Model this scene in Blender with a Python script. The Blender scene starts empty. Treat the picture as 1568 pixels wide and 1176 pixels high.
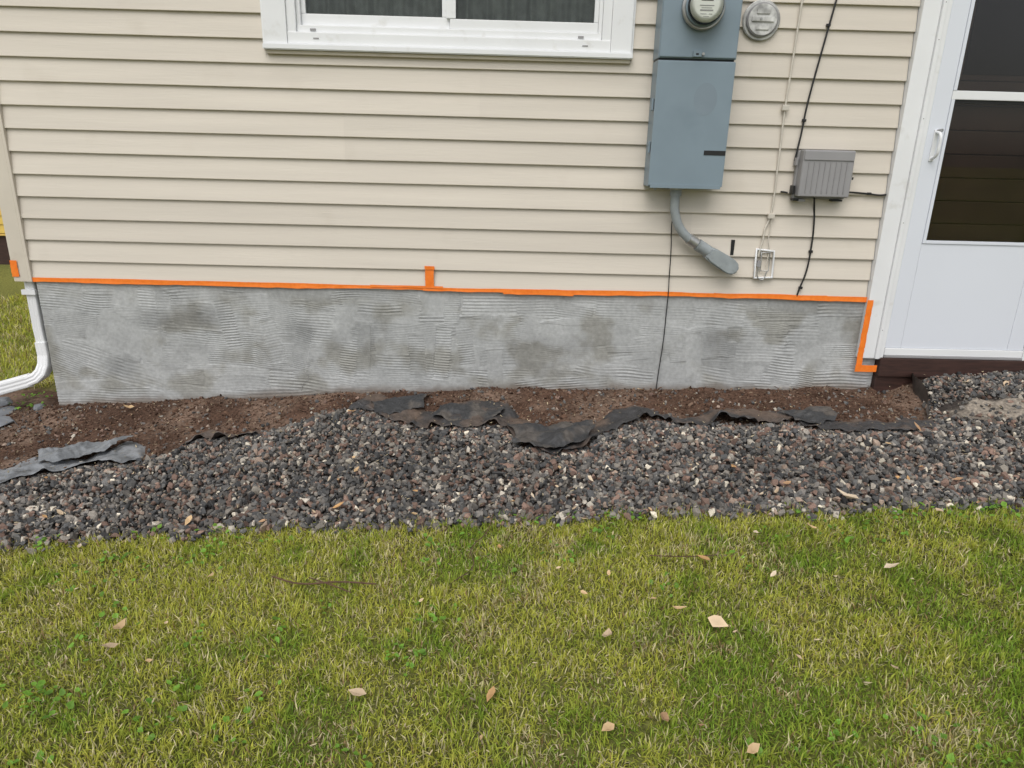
import bpy, bmesh, math, random
import numpy as np
from mathutils import Matrix, Vector, Euler
random.seed(7)
rng=np.random.default_rng(11)
S=bpy.context.scene
COL=S.collection

# ------------------------------------------------------------------ helpers
def empty(name,loc=(0,0,0)):
    o=bpy.data.objects.new(name,None); o.location=loc; o.empty_display_size=.2
    COL.objects.link(o); return o
def link(o,parent=None):
    COL.objects.link(o)
    if parent is not None:
        o.parent=parent
    return o
def mesh_obj(name,verts,faces,mat=None,parent=None,smooth=False):
    me=bpy.data.meshes.new(name); me.from_pydata([tuple(v) for v in verts],[],faces); me.update()
    if mat: me.materials.append(mat)
    if smooth: me.polygons.foreach_set('use_smooth',[True]*len(me.polygons))
    return link(bpy.data.objects.new(name,me),parent)
def box(name,x0,x1,y0,y1,z0,z1,mat,parent=None,bev=0.0,seg=2):
    bm=bmesh.new(); bmesh.ops.create_cube(bm,size=1)
    for v in bm.verts:
        v.co=Vector(((x0+x1)/2+v.co.x*(x1-x0),(y0+y1)/2+v.co.y*(y1-y0),(z0+z1)/2+v.co.z*(z1-z0)))
    if bev>0: bmesh.ops.bevel(bm,geom=list(bm.edges),offset=bev,segments=seg,profile=.7,affect='EDGES')
    me=bpy.data.meshes.new(name); bm.to_mesh(me); bm.free()
    me.materials.append(mat)
    return link(bpy.data.objects.new(name,me),parent)
def prism(name,pts,y0,y1,mat,parent=None,bev=0.0):
    bm=bmesh.new()
    vs=[bm.verts.new((x,y0,z)) for x,z in pts]; f=bm.faces.new(vs)
    r=bmesh.ops.extrude_face_region(bm,geom=[f])
    for v in r['geom']:
        if isinstance(v,bmesh.types.BMVert): v.co.y=y1
    bmesh.ops.recalc_face_normals(bm,faces=bm.faces)
    if bev>0: bmesh.ops.bevel(bm,geom=list(bm.edges),offset=bev,segments=2,affect='EDGES')
    me=bpy.data.meshes.new(name); bm.to_mesh(me); bm.free(); me.materials.append(mat)
    return link(bpy.data.objects.new(name,me),parent)
def cylY(name,cx,cz,r,y0,y1,mat,parent=None,n=48,r2=None,bev=0.0):
    bm=bmesh.new()
    bmesh.ops.create_cone(bm,cap_ends=True,segments=n,radius1=r,radius2=r if r2 is None else r2,depth=abs(y1-y0))
    if bev>0:
        es=[e for e in bm.edges if abs(e.verts[0].co.z-e.verts[1].co.z)<1e-6]
        bmesh.ops.bevel(bm,geom=es,offset=bev,segments=3,affect='EDGES')
    bm.transform(Matrix.Translation((cx,(y0+y1)/2,cz))@Matrix.Rotation(math.radians(90),4,'X'))
    me=bpy.data.meshes.new(name); bm.to_mesh(me); bm.free(); me.materials.append(mat)
    for p in me.polygons: p.use_smooth=len(p.vertices)==4
    return link(bpy.data.objects.new(name,me),parent)
def tube(name,pts,r,mat,parent=None,smooth=True,cyclic=False,res=4):
    cu=bpy.data.curves.new(name,'CURVE'); cu.dimensions='3D'; cu.bevel_depth=r; cu.bevel_resolution=res
    cu.use_fill_caps=True; cu.resolution_u=10
    if smooth:
        sp=cu.splines.new('BEZIER'); sp.bezier_points.add(len(pts)-1)
        for b,p in zip(sp.bezier_points,pts):
            b.co=p; b.handle_left_type='AUTO'; b.handle_right_type='AUTO'
    else:
        sp=cu.splines.new('POLY'); sp.points.add(len(pts)-1)
        for b,p in zip(sp.points,pts): b.co=(*p,1)
    sp.use_cyclic_u=cyclic
    cu.materials.append(mat)
    return link(bpy.data.objects.new(name,cu),parent)
def vnoise(x,y,scale,seed):
    r=np.random.default_rng(seed).random((64,64))
    u=np.asarray(x)/scale+1000.37; v=np.asarray(y)/scale+1000.71
    iu=np.floor(u).astype(int); iv=np.floor(v).astype(int); fu=u-iu; fv=v-iv
    fu=fu*fu*(3-2*fu); fv=fv*fv*(3-2*fv)
    a=r[iu%64,iv%64]; b=r[(iu+1)%64,iv%64]; c=r[iu%64,(iv+1)%64]; d=r[(iu+1)%64,(iv+1)%64]
    return (a*(1-fu)+b*fu)*(1-fv)+(c*(1-fu)+d*fu)*fv
def fnoise(x,y,scale,seed,oct=4):
    t=0;a=1;s=0
    for i in range(oct):
        t=t+a*vnoise(x,y,scale/2**i,seed+i*13); s+=a; a*=.5
    return t/s
def sstep(a,b,x):
    t=np.clip((x-a)/(b-a),0,1); return t*t*(3-2*t)
def creases(x,y,lam,seed,k=5):
    """sharp folded-cloth height field, about -.5..+.5"""
    r=np.random.default_rng(seed); t=0
    for i in range(k):
        a=r.uniform(0,np.pi); l=lam*r.uniform(.6,1.6)
        u=(x*np.cos(a)+y*np.sin(a))/l+1.1*(vnoise(x,y,lam*1.3,seed+i+50)-.5)+r.random()
        t=t+np.abs((u%1)-.5)*(.3+1.4*vnoise(x,y,lam*1.1,seed+i+90))
    return t/k*2-.5
def np_mesh(name,V,loops,starts,totals,mat,colors=None,smooth=False,parent=None):
    me=bpy.data.meshes.new(name)
    me.vertices.add(len(V)); me.vertices.foreach_set('co',np.ascontiguousarray(V,dtype=np.float32).ravel())
    me.loops.add(len(loops)); me.loops.foreach_set('vertex_index',np.ascontiguousarray(loops,dtype=np.int32))
    me.polygons.add(len(starts)); me.polygons.foreach_set('loop_start',np.ascontiguousarray(starts,dtype=np.int32))
    me.polygons.foreach_set('loop_total',np.ascontiguousarray(totals,dtype=np.int32))
    me.polygons.foreach_set('use_smooth',np.full(len(starts),smooth,dtype=bool))
    if colors is not None:
        at=me.color_attributes.new('Col','FLOAT_COLOR','POINT')
        c=np.ones((len(V),4),dtype=np.float32); c[:,:3]=colors; at.data.foreach_set('color',c.ravel())
    me.update(calc_edges=True); me.materials.append(mat)
    return link(bpy.data.objects.new(name,me),parent)
def grid_mesh(name,P,mat,colors=None,smooth=True,parent=None):
    nu,nv=P.shape[:2]; idx=np.arange(nu*nv).reshape(nu,nv)
    q=np.stack([idx[:-1,:-1],idx[1:,:-1],idx[1:,1:],idx[:-1,1:]],-1).reshape(-1,4)
    n=len(q)
    return np_mesh(name,P.reshape(-1,3),q.ravel(),np.arange(n)*4,np.full(n,4),mat,None if colors is None else colors.reshape(-1,3),smooth,parent)

# ------------------------------------------------------------------ materials
def new_mat(name):
    m=bpy.data.materials.new(name); m.use_nodes=True
    nt=m.node_tree; b=nt.nodes['Principled BSDF']; return m,nt,b
def mat_simple(name,col,rough=.6,metal=0,var=.12,scale=8,bump=0.0,bscale=60,spec=.5,attr=False,dirt=None,stretch=(1,1,1)):
    m,nt,b=new_mat(name); N=nt.nodes; L=nt.links
    tc=N.new('ShaderNodeTexCoord'); mp=N.new('ShaderNodeMapping'); mp.inputs['Scale'].default_value=stretch
    L.new(tc.outputs['Object'],mp.inputs['Vector'])
    no=N.new('ShaderNodeTexNoise'); no.inputs['Scale'].default_value=scale; no.inputs['Detail'].default_value=6
    L.new(mp.outputs['Vector'],no.inputs['Vector'])
    mr=N.new('ShaderNodeMapRange'); mr.inputs['From Min'].default_value=.3; mr.inputs['From Max'].default_value=.7
    mr.inputs['To Min'].default_value=1-var; mr.inputs['To Max'].default_value=1+var
    L.new(no.outputs['Fac'],mr.inputs['Value'])
    mx=N.new('ShaderNodeVectorMath'); mx.operation='SCALE'
    if attr:
        a=N.new('ShaderNodeVertexColor'); a.layer_name='Col'; L.new(a.outputs['Color'],mx.inputs[0])
    else:
        mx.inputs[0].default_value=col
    L.new(mr.outputs['Result'],mx.inputs['Scale'])
    out=mx.outputs['Vector']
    if dirt:
        n2=N.new('ShaderNodeTexNoise'); n2.inputs['Scale'].default_value=dirt[1]; n2.inputs['Detail'].default_value=8
        L.new(tc.outputs['Object'],n2.inputs['Vector'])
        r2=N.new('ShaderNodeMapRange'); r2.inputs['From Min'].default_value=dirt[2]; r2.inputs['From Max'].default_value=dirt[2]+.2
        r2.inputs['To Max'].default_value=dirt[3]; L.new(n2.outputs['Fac'],r2.inputs['Value'])
        mi=N.new('ShaderNodeMix'); mi.data_type='RGBA'; L.new(r2.outputs['Result'],mi.inputs['Factor'])
        L.new(out,mi.inputs['A']); mi.inputs['B'].default_value=(*dirt[0],1); out=mi.outputs['Result']
    L.new(out,b.inputs['Base Color'])
    b.inputs['Roughness'].default_value=rough; b.inputs['Metallic'].default_value=metal
    b.inputs['Specular IOR Level'].default_value=spec
    if bump>0:
        nb=N.new('ShaderNodeTexNoise'); nb.inputs['Scale'].default_value=bscale; nb.inputs['Detail'].default_value=5
        L.new(mp.outputs['Vector'],nb.inputs['Vector'])
        bp=N.new('ShaderNodeBump'); bp.inputs['Strength'].default_value=bump; bp.inputs['Distance'].default_value=.003
        L.new(nb.outputs['Fac'],bp.inputs['Height']); L.new(bp.outputs['Normal'],b.inputs['Normal'])
    return m
M_siding=mat_simple('vinyl_siding_cream',(0,0,0),rough=.45,var=.05,scale=3,bump=.2,bscale=30,attr=True,spec=.35,stretch=(.35,1,6),dirt=((.44,.38,.30),5,.60,.22))
M_cream=mat_simple('cream_trim',(.62,.565,.48),rough=.45,var=.05,scale=5,spec=.35,dirt=((.35,.3,.22),9,.6,.4))
M_white=mat_simple('white_vinyl',(.78,.79,.80),rough=.38,var=.03,scale=4,spec=.45,dirt=((.50,.48,.42),14,.60,.45))
M_door=mat_simple('white_door_paint',(.70,.73,.79),rough=.35,var=.02,scale=2,spec=.4)
M_grey=mat_simple('grey_enclosure_paint',(.205,.265,.31),rough=.45,var=.05,scale=6,spec=.45,dirt=((.15,.20,.24),4,.55,.5))
M_pvc=mat_simple('grey_conduit_pvc',(.29,.32,.33),rough=.5,var=.12,scale=18,dirt=((.14,.15,.14),20,.55,.6))
M_nid=mat_simple('grey_plastic',(.29,.285,.29),rough=.55,var=.05,scale=8)
M_black=mat_simple('black_rubber',(.012,.012,.013),rough=.5,var=.2)
M_cable=mat_simple('cream_cable',(.58,.54,.47),rough=.5,var=.08)
M_metal=mat_simple('worn_metal',(.42,.42,.41),rough=.38,metal=.7,var=.15,scale=40)
M_brown=mat_simple('brown_threshold',(.045,.020,.015),rough=.6,var=.35,scale=12,stretch=(1,1,8))
M_dark=mat_simple('dark_interior',(.02,.016,.014),rough=.8)
M_inner_reflection=mat_simple('inner_door_reflection_brown',(.13,.080,.058),rough=.5,var=.25,scale=3)  # brown of the reflection in the storm glass, put into the inner door colour
M_curtain=mat_simple('curtain_cloth',(.55,.57,.52),rough=.9,var=.2,scale=20)
M_clear=mat_simple('cloudy_cover_plastic',(.50,.50,.485),rough=.35,var=.45,scale=24)
M_face=mat_simple('meter_dial',(.72,.73,.68),rough=.5,var=.05)
M_parge=mat_simple('parged_concrete',(0,0,0),rough=.9,var=.10,scale=60,bump=.35,bscale=350,attr=True,spec=.2)
M_ground=mat_simple('soil_and_turf',(0,0,0),rough=.95,var=.45,scale=70,bump=1.0,bscale=160,attr=True,spec=.15)
M_stone=mat_simple('crushed_stone',(0,0,0),rough=.8,var=.25,scale=220,bump=.2,bscale=400,attr=True,spec=.25)
M_soilbit=mat_simple('soil_crumb',(0,0,0),rough=.95,var=.25,scale=150,attr=True,spec=.1)
M_shingle=mat_simple('roof_shingle',(.09,.085,.08),rough=.9,var=.3,scale=20)
M_yellow=mat_simple('yellow_siding',(.62,.43,.10),rough=.5,var=.05,scale=3)
M_fabric=mat_simple('woven_fabric',(0,0,0),rough=.55,var=.25,scale=25,bump=.6,bscale=90,attr=True,spec=.45)
M_twig=mat_simple('twig_bark',(.10,.055,.035),rough=.9,var=.3,scale=30)
M_flag=mat_simple('flagstone',(.19,.20,.215),rough=.8,var=.3,scale=14,bump=.6,bscale=30)
def mat_leafy(name,trans=.35,rough=.55):
    m,nt,b=new_mat(name); N=nt.nodes; L=nt.links
    a=N.new('ShaderNodeVertexColor'); a.layer_name='Col'
    L.new(a.outputs['Color'],b.inputs['Base Color']); b.inputs['Roughness'].default_value=rough
    b.inputs['Specular IOR Level'].default_value=.3
    t=N.new('ShaderNodeBsdfTranslucent'); L.new(a.outputs['Color'],t.inputs['Color'])
    mx=N.new('ShaderNodeMixShader'); mx.inputs[0].default_value=trans
    L.new(b.outputs[0],mx.inputs[1]); L.new(t.outputs[0],mx.inputs[2])
    L.new(mx.outputs[0],N['Material Output'].inputs['Surface']); return m
M_grass=mat_leafy('grass_blade',.38); M_leaf=mat_leafy('dead_leaf',.15,.6)
def mat_tape():
    m,nt,b=new_mat('orange_tape'); N=nt.nodes;L=nt.links
    b.inputs['Roughness'].default_value=.5
    no=N.new('ShaderNodeTexNoise'); no.inputs['Scale'].default_value=60
    tc=N.new('ShaderNodeTexCoord'); L.new(tc.outputs['Object'],no.inputs['Vector'])
    cr=N.new('ShaderNodeMix'); cr.data_type='RGBA'; cr.inputs['A'].default_value=(.80,.15,.008,1); cr.inputs['B'].default_value=(.98,.27,.03,1)
    L.new(no.outputs['Fac'],cr.inputs['Factor']); L.new(cr.outputs['Result'],b.inputs['Base Color'])
    return m
M_tape=mat_tape()
def mat_glass(name,tint,ior=1.45,rough=.02):
    m,nt,b=new_mat(name); N=nt.nodes;L=nt.links; N.remove(b)
    t=N.new('ShaderNodeBsdfTransparent'); t.inputs['Color'].default_value=(*tint,1)
    g=N.new('ShaderNodeBsdfGlossy'); g.inputs['Roughness'].default_value=rough; g.inputs['Color'].default_value=(.8,.8,.8,1)
    fr=N.new('ShaderNodeFresnel'); fr.inputs['IOR'].default_value=ior
    mx=N.new('ShaderNodeMixShader'); L.new(fr.outputs[0],mx.inputs[0]); L.new(t.outputs[0],mx.inputs[1]); L.new(g.outputs[0],mx.inputs[2])
    L.new(mx.outputs[0],N['Material Output'].inputs['Surface']); return m
M_glass=mat_glass('window_glass',(.75,.74,.73)); M_screen=mat_glass('screened_glass',(.68,.70,.70),1.4,.10)
M_dome=mat_glass('meter_glass',(.93,.94,.93),1.3)

# ------------------------------------------------------------------ house
house=empty('house')
H=.1018; Z0=.562
def siding(name,x0,x1,zlo,zhi,parent,seams=None,yf=0.0,axis='X',base=(.635,.582,.505),mat=None):
    seams=seams or {}
    V=[];F=[];C=[]
    k0=int(math.floor((zlo-Z0)/H+1e-4)); k1=int(math.ceil((zhi-Z0)/H-1e-4))
    for k in range(k0,k1):
        pair=k//2
        cuts=[x0]+sorted([s for s in seams.get(pair,[]) if x0<s<x1])+[x1]
        for i in range(len(cuts)-1):
            off=-.0014 if i%2 else 0
            xa=cuts[i]-(.0 if i==0 else (.02 if i%2 else 0)); xb=cuts[i+1]+(.0 if i==len(cuts)-2 else (.02 if i%2 else 0))
            rr=random.Random(pair*31+i*7)
            sh=1+rr.uniform(-.03,.03)
            zb=Z0+k*H
            prof=[(-.0100,zb+.0045),(-.0112,zb+.0008),(-.0132,zb),(-.0148,zb+.0010),(-.0150,zb+.0035),(-.0125,zb+.022),(-.0030,zb+H-.012),(-.0018,zb+H),(-.0012,zb+H+.0050),(-.0100,zb+H+.0051)]
            prof=[(p[0]+off+yf,min(max(p[1],zlo),zhi+.006)) for p in prof]
            n=len(prof); b=len(V)
            nx=max(2,int((xb-xa)/.35))
            for j in range(nx+1):
                x=xa+(xb-xa)*j/nx
                wob=.0005*math.sin(x*2.1+k*1.3)
                for (y,z) in prof:
                    if axis=='X': V.append((x,y,z+wob))
                    else: V.append((y,x,z))
                    C.append((base[0]*sh,base[1]*sh,base[2]*sh))
            for j in range(nx):
                for q in range(n-1):
                    a=b+j*n+q; F.append((a,a+n,a+n+1,a+1))
    o=mesh_obj(name,V,F,mat or M_siding,parent)
    at=o.data.color_attributes.new('Col','FLOAT_COLOR','POINT')
    at.data.foreach_set('color',np.array([c+(1,) for c in C],dtype=np.float32).ravel())
    return o
seams={4:[-.107,.621],3:[-.737],2:[.583],1:[.925],5:[1.12],6:[-1.5]}
XL=-2.336; XR=1.822; WL,WR=-1.09,.553; WB=1.632; WT=2.75; ZT=3.0052
ZA=Z0+10*H; ZB=Z0+22*H
siding('siding_lower',XL,XR,Z0,ZA,house,seams)
siding('siding_under_window',WL,WR,ZA,WB,house)
siding('siding_window_side',XL,WL,ZA,ZB,house,seams)
siding('siding_meter_side',WR,XR,ZA,ZB,house,seams)
siding('siding_upper',XL,XR,ZB,ZT,house)
siding('siding_over_door',XR,2.80,2.42,ZT,house)
siding('siding_past_door',2.80,5.2,Z0,ZT,house)
siding('siding_side_wall',.09,7.0,Z0,ZT,house,axis='Y',yf=-2.33)
core=[(XL,WL,Z0,3.05),(WR,XR+.01,Z0,3.05),(WL,WR,Z0,WB),(WL,WR,WT,3.05),(2.80,5.2,Z0,3.05),(XR+.01,2.80,2.42,3.05)]
for i,(a,b_,c,d) in enumerate(core): box('wall_core_%d'%i,a,b_,.003,.10,c,d,M_cream,house)
box('wall_back',XL,5.2,6.9,7.0,-.3,3.05,M_cream,house); box('wall_side',-2.325,-2.24,.1,6.9,Z0,3.05,M_cream,house)
box('wall_end',5.1,5.2,.1,6.9,-.3,3.05,M_cream,house)
box('corner_post',-2.410,-2.336,-.022,-.002,.560,3.05,M_cream,house,.004)
box('corner_post_return',-2.410,-2.392,-.001,.075,.560,3.05,M_cream,house,.003)
box('corner_channel',-2.3355,-2.322,-.024,-.004,.560,3.05,M_cream,house,.003)
mesh_obj('soffit',[(-2.7,-.32,3.06),(5.5,-.32,3.06),(5.5,.1,3.06),(-2.7,.1,3.06)],[(0,1,2,3)],M_white,house)
box('fascia',-2.7,5.5,-.36,-.325,3.04,3.2,M_white,house)
mesh_obj('roof',[(-2.7,-.4,3.2),(5.5,-.4,3.2),(5.5,3.5,4.9),(-2.7,3.5,4.9),(-2.7,7.4,3.2),(5.5,7.4,3.2)],[(0,1,2,3),(3,2,5,4)],M_shingle,house)
mesh_obj('gable',[(-2.33,0,3.05),(-2.33,7,3.05),(-2.33,3.5,4.8)],[(0,1,2)],M_cream,house)

# ---- window
def J(name,x0,x1,y0,y1,z0,z1,b=.003,mat=None): return box(name,x0,x1,y0,y1,z0,z1,mat or M_white,house,b)
J('window_casing_left',-1.085,-.985,-.036,-.002,1.662,2.72); J('window_casing_right',.457,.549,-.036,-.002,1.662,2.72)
J('window_casing_top',-1.085,.549,-.040,-.004,2.7205,2.80)
J('window_jchannel_left',-1.098,-1.0855,-.022,.0,1.64,2.72); J('window_jchannel_right',.5495,.560,-.022,.0,1.64,2.72)
prism('window_sill_nose',[(-1.093,1.636),(.557,1.636),(.557,1.6615),(-1.093,1.6615)],-.050,-.003,M_white,house,.004)
box('window_sill_channel',-1.085,.549,-.030,-.003,1.620,1.6355,M_cream,house,.003)
J('window_frame_left',-.9845,-.945,-.026,.06,1.70,2.69); J('window_frame_right',.417,.4565,-.026,.06,1.70,2.69)
J('window_frame_bottom',-.9845,.4565,-.030,.06,1.6625,1.712,.004)
J('window_track',-.944,.416,-.014,.06,1.7125,1.742,.003)
J('window_frame_top',-.944,.416,-.020,.06,2.64,2.69)
J('window_stop_left',-.9445,-.928,-.008,.06,1.7425,2.64,.002); J('window_stop_right',.400,.4165,-.008,.06,1.7425,2.64,.002)
J('sash_left_bottom',-.9275,-.265,.012,.045,1.7425,1.792,.004);J('sash_left_side',-.9275,-.908,.012,.045,1.7925,2.62,.003);J('sash_left_meeting',-.300,-.265,.012,.045,1.7925,2.62,.003)
J('sash_right_bottom',-.264,.3995,-.004,.035,1.7425,1.785,.004);J('sash_right_side',.380,.3995,-.004,.035,1.7855,2.62,.003);J('sash_right_meeting',-.280,-.238,-.006,.0115,1.786,2.62,.003)
box('glass_left',-.907,-.301,.024,.028,1.793,2.62,M_screen,house); box('glass_right',-.237,.3795,.012,.016,1.786,2.62,M_screen,house)
for nm,a,b_ in (('screen_latch_left',-.885,-.86),('screen_latch_right',.31,.335)): box(nm,a,b_,-.020,-.0145,1.719,1.728,M_nid,house,.001)
box('weep_slot_left',-.87,-.845,-.0322,-.0302,1.684,1.689,M_nid,house);box('weep_slot_right',.33,.355,-.0322,-.0302,1.684,1.689,M_nid,house)
U=np.linspace(-1.0,.46,420); Vv=np.linspace(1.66,2.66,6)
P=np.zeros((420,6,3)); P[...,0]=U[:,None]; P[...,2]=Vv[None,:]; P[...,1]=.080+(.015*np.sin(U*62+2*np.sin(U*9))+.008*np.sin(U*140))[:,None]
grid_mesh('curtain',P,M_curtain,parent=house)

# ---- door
dr=house
box('door_casing',1.8245,1.905,-.040,.02,.268,2.42,M_white,dr,.005)
box('door_casing_bead',1.9055,1.925,-.052,.02,.268,2.42,M_white,dr,.004)
box('door_zbar',1.9255,1.951,-.040,.02,.268,2.38,M_white,dr,.003)
box('door_casing_top',1.9255,2.80,-.038,.02,2.3805,2.43,M_white,dr,.004)
box('door_casing_right',2.668,2.80,-.040,.02,.20,2.38,M_white,dr,.005)
dx0,dx1=1.9535,2.6655; gx0,gx1=2.047,2.572
ydf,ydb=-.034,-.006
box('storm_door_stile_left',dx0,gx0-.012,ydf,ydb,.325,2.375,M_door,dr,.004)
box('storm_door_stile_right',gx1+.012,dx1,ydf,ydb,.325,2.375,M_door,dr,.004)
box('storm_door_kickplate',gx0-.0115,gx1+.0115,ydf+.001,ydb,.325,.853,M_door,dr,.003)
box('storm_door_rail',gx0-.0115,gx1+.0115,ydf-.002,ydb,1.507,1.545,M_white,dr,.003)
box('storm_door_top',gx0-.0115,gx1+.0115,ydf,ydb,2.29,2.375,M_door,dr,.003)
for i,(a,b_,c,d) in enumerate([(gx0-.0112,gx0+.004,.8535,1.5065),(gx1-.004,gx1+.0112,.8535,1.5065),(gx0+.0045,gx1-.0045,.8535,.868),(gx0-.0112,gx0+.004,1.5455,2.289),(gx1-.004,gx1+.0112,1.5455,2.289)]):
    box('storm_door_glazing_bead_%d'%i,a,b_,ydf-.004,ydb,c,d,M_door,dr,.002)
box('storm_door_glass_lower',gx0+.0045,gx1-.0045,-.022,-.018,.868,1.506,M_glass,dr)
box('storm_door_glass_upper',gx0+.0045,gx1-.0045,-.022,-.018,1.546,2.289,M_glass,dr)
box('storm_door_gasket',gx0+.0045,gx1-.0045,-.027,-.0235,1.493,1.5065,M_black,dr)
box('storm_door_sweep',dx0,dx1,-.040,-.006,.288,.324,M_white,dr,.003)
box('storm_door_sweep_lip',dx0,dx1,-.047,-.02,.276,.2875,M_nid,dr,.002)
box('door_handle_plate',1.985,2.005,-.040,-.0345,1.235,1.375,M_white,dr,.002)
tube('door_handle_grip',[(1.995,-.040,1.365),(1.995,-.075,1.352),(1.995,-.082,1.31),(1.995,-.074,1.262),(1.995,-.040,1.246)],.0065,M_white,dr)
tube('door_latch_button',[(1.998,-.04,1.37),(2.008,-.062,1.372)],.007,M_metal,dr,False)
for i,z in enumerate((.42,.95,1.42,1.75,1.9)): cylY('casing_nail_%d'%i,1.915,z,.0025,-.0525,-.050,M_nid,dr,8)
for i in range(19):
    z=.30+i*.108
    box('inner_door_reflection_board_%02d'%i,dx0,dx1,.030+.004*(i%2),.14,z,z+.104,M_inner_reflection,dr,.005)  # brown boards and gaps imitate horizontal lines reflected in the storm glass
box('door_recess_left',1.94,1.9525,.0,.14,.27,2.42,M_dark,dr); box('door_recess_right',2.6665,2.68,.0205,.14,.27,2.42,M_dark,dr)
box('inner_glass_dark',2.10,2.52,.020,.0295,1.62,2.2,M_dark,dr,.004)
box('door_threshold',1.936,2.80,-.050,.15,.175,.2745,M_brown,dr,.006)
box('door_threshold_board',1.936,2.85,-.035,.15,.02,.174,M_brown,dr,.004)

# ---- foundation : trowelled parge coat as real relief
def foundation():
    x0,x1,zb,zt=-2.318,1.936,-.30,.566
    nx,nz=1240,300
    X=np.linspace(x0,x1,nx)[:,None]*np.ones((1,nz)); Z=np.linspace(zb,zt,nz)[None,:]*np.ones((nx,1))
    h=.0015*(fnoise(X,Z,.5,3,3)-.5)*4
    wob=(fnoise(X,Z,.30,5,3)-.5)*.030
    per=.0145
    rid=.0007*np.sin(2*np.pi*(Z+wob)/per); base=np.zeros_like(X); shade=np.ones_like(X)
    r=np.random.default_rng(29)
    strokes=[]
    for i in range(190):
        cx=r.uniform(x0,x1); cz=r.uniform(0,.56); strokes.append((cx,cz,r.uniform(.09,.30),r.uniform(.03,.10),r.normal(0,.06)))
    for i in range(14): strokes.append((r.uniform(x0,x0+.5),r.uniform(.0,.5),r.uniform(.1,.2),r.uniform(.05,.1),-.25+r.normal(0,.15)))
    for i in range(18): strokes.append((r.uniform(x0,x1),r.uniform(.1,.5),.045,r.uniform(.08,.16),r.normal(0,.1)))
    for (cx,cz,L,Hh,al) in strokes:
        u=(X-cx)*math.cos(al)+(Z-cz)*math.sin(al); v=-(X-cx)*math.sin(al)+(Z-cz)*math.cos(al)
        v=v+r.normal(0,.16)*u*u+ (vnoise(X,Z,.14,int(r.integers(1e6)))-.5)*.014
        m=sstep(1.0,.93,np.abs(u)/L+ .14*vnoise(X,Z,.03,9))*sstep(1.0,.88,np.abs(v)/Hh+.12*vnoise(X,Z,.03,10))
        pr=per*r.uniform(.65,1.25); A=.0012*r.choice([.05,.3,.7,1.1])
        s=np.sin(2*np.pi*v/pr)
        edge=np.exp(-((np.abs(v)/Hh-.97)/.04)**2)*sstep(1.02,.95,np.abs(u)/L)
        tilt=r.normal(0,.0010)*u/L+r.normal(0,.0007)
        rid=rid*(1-m)+A*s*m+.0009*edge*(r.random()<.4); base=base*(1-m)+tilt*m
        sh=1+r.normal(0,.05); shade=shade*(1-m)+sh*m
    rid=rid*(.35+1.2*sstep(.3,.7,fnoise(X,Z,.10,88,3)))
    h=h+rid+base+.0007*(fnoise(X,Z,.018,31,3)-.5)*2
    Y=-.005-h-.010*sstep(.05,-.15,Z-.045*X)
    d=fnoise(X,Z*1.15,.19,41,4); damp=sstep(.48,.68,d)*sstep(.565,.46,Z)*sstep(-.08,.12,Z-.045*X)
    d2=fnoise(X,Z,.16,57,4); d3=fnoise(X,Z,.04,58,3)
    c=np.zeros((nx,nz,3)); g0=np.array([.435,.445,.442]); gd=np.array([.265,.258,.225])
    c[:]=g0; c=c*(1-(damp*.68)[...,None])+gd*(damp*.68)[...,None]
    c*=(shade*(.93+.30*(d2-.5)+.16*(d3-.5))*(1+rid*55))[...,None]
    for (px,pz,sx,sz,a) in [(-1.03,.32,.07,.05,-.16),(1.1,.28,.1,.1,-.24),(-.7,.36,.1,.1,-.16),(-1.75,.37,.10,.05,-.24),(-1.5,.40,.10,.04,-.20),(.3,.3,.25,.04,-.12),(-1.95,.13,.07,.05,-.26),(1.35,.33,.25,.05,-.12),(-.85,.28,.06,.05,-.20),(-1.0,.36,.035,.05,-.14)]:
        q=.35*(fnoise(X,Z,.06,90,3)-.5)
        m=sstep(1.4,.4,np.sqrt(((X-px)/sx)**2+((Z-pz)/sz)**2)*.8+q); c*=(1+a*m)[...,None]
    gl=Z-.045*X-.035*np.exp(-((X+.3)/1.1)**2)
    st=sstep(.055,.0,gl-.05*(fnoise(X,Z,.09,77,4)-.4))[...,None]; c=c*(1-.75*st)+np.array([.15,.11,.08])*.75*st
    P=np.stack([X,Y,Z],-1); P[-1,:,1]=.02; P[0,:,1]=.02; P[:,-1,1]=.02
    grid_mesh('foundation_parging',P,M_parge,c,parent=house)
foundation()
box('foundation_block_side',-2.312,-2.2,.025,7.0,-.4,.562,M_flag,house)
box('foundation_block_past_door',1.94,5.2,.005,.1,-.4,.17,M_flag,house)
box('foundation_block_end',2.86,5.2,-.002,.0045,-.4,.56,M_flag,house)
tube('hairline_crack',[(-1.045,-.008,.02),(-1.03,-.0085,.055),(-1.0,-.0085,.085),(-1.005,-.008,.11)],.0009,M_nid,house,False)

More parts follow.
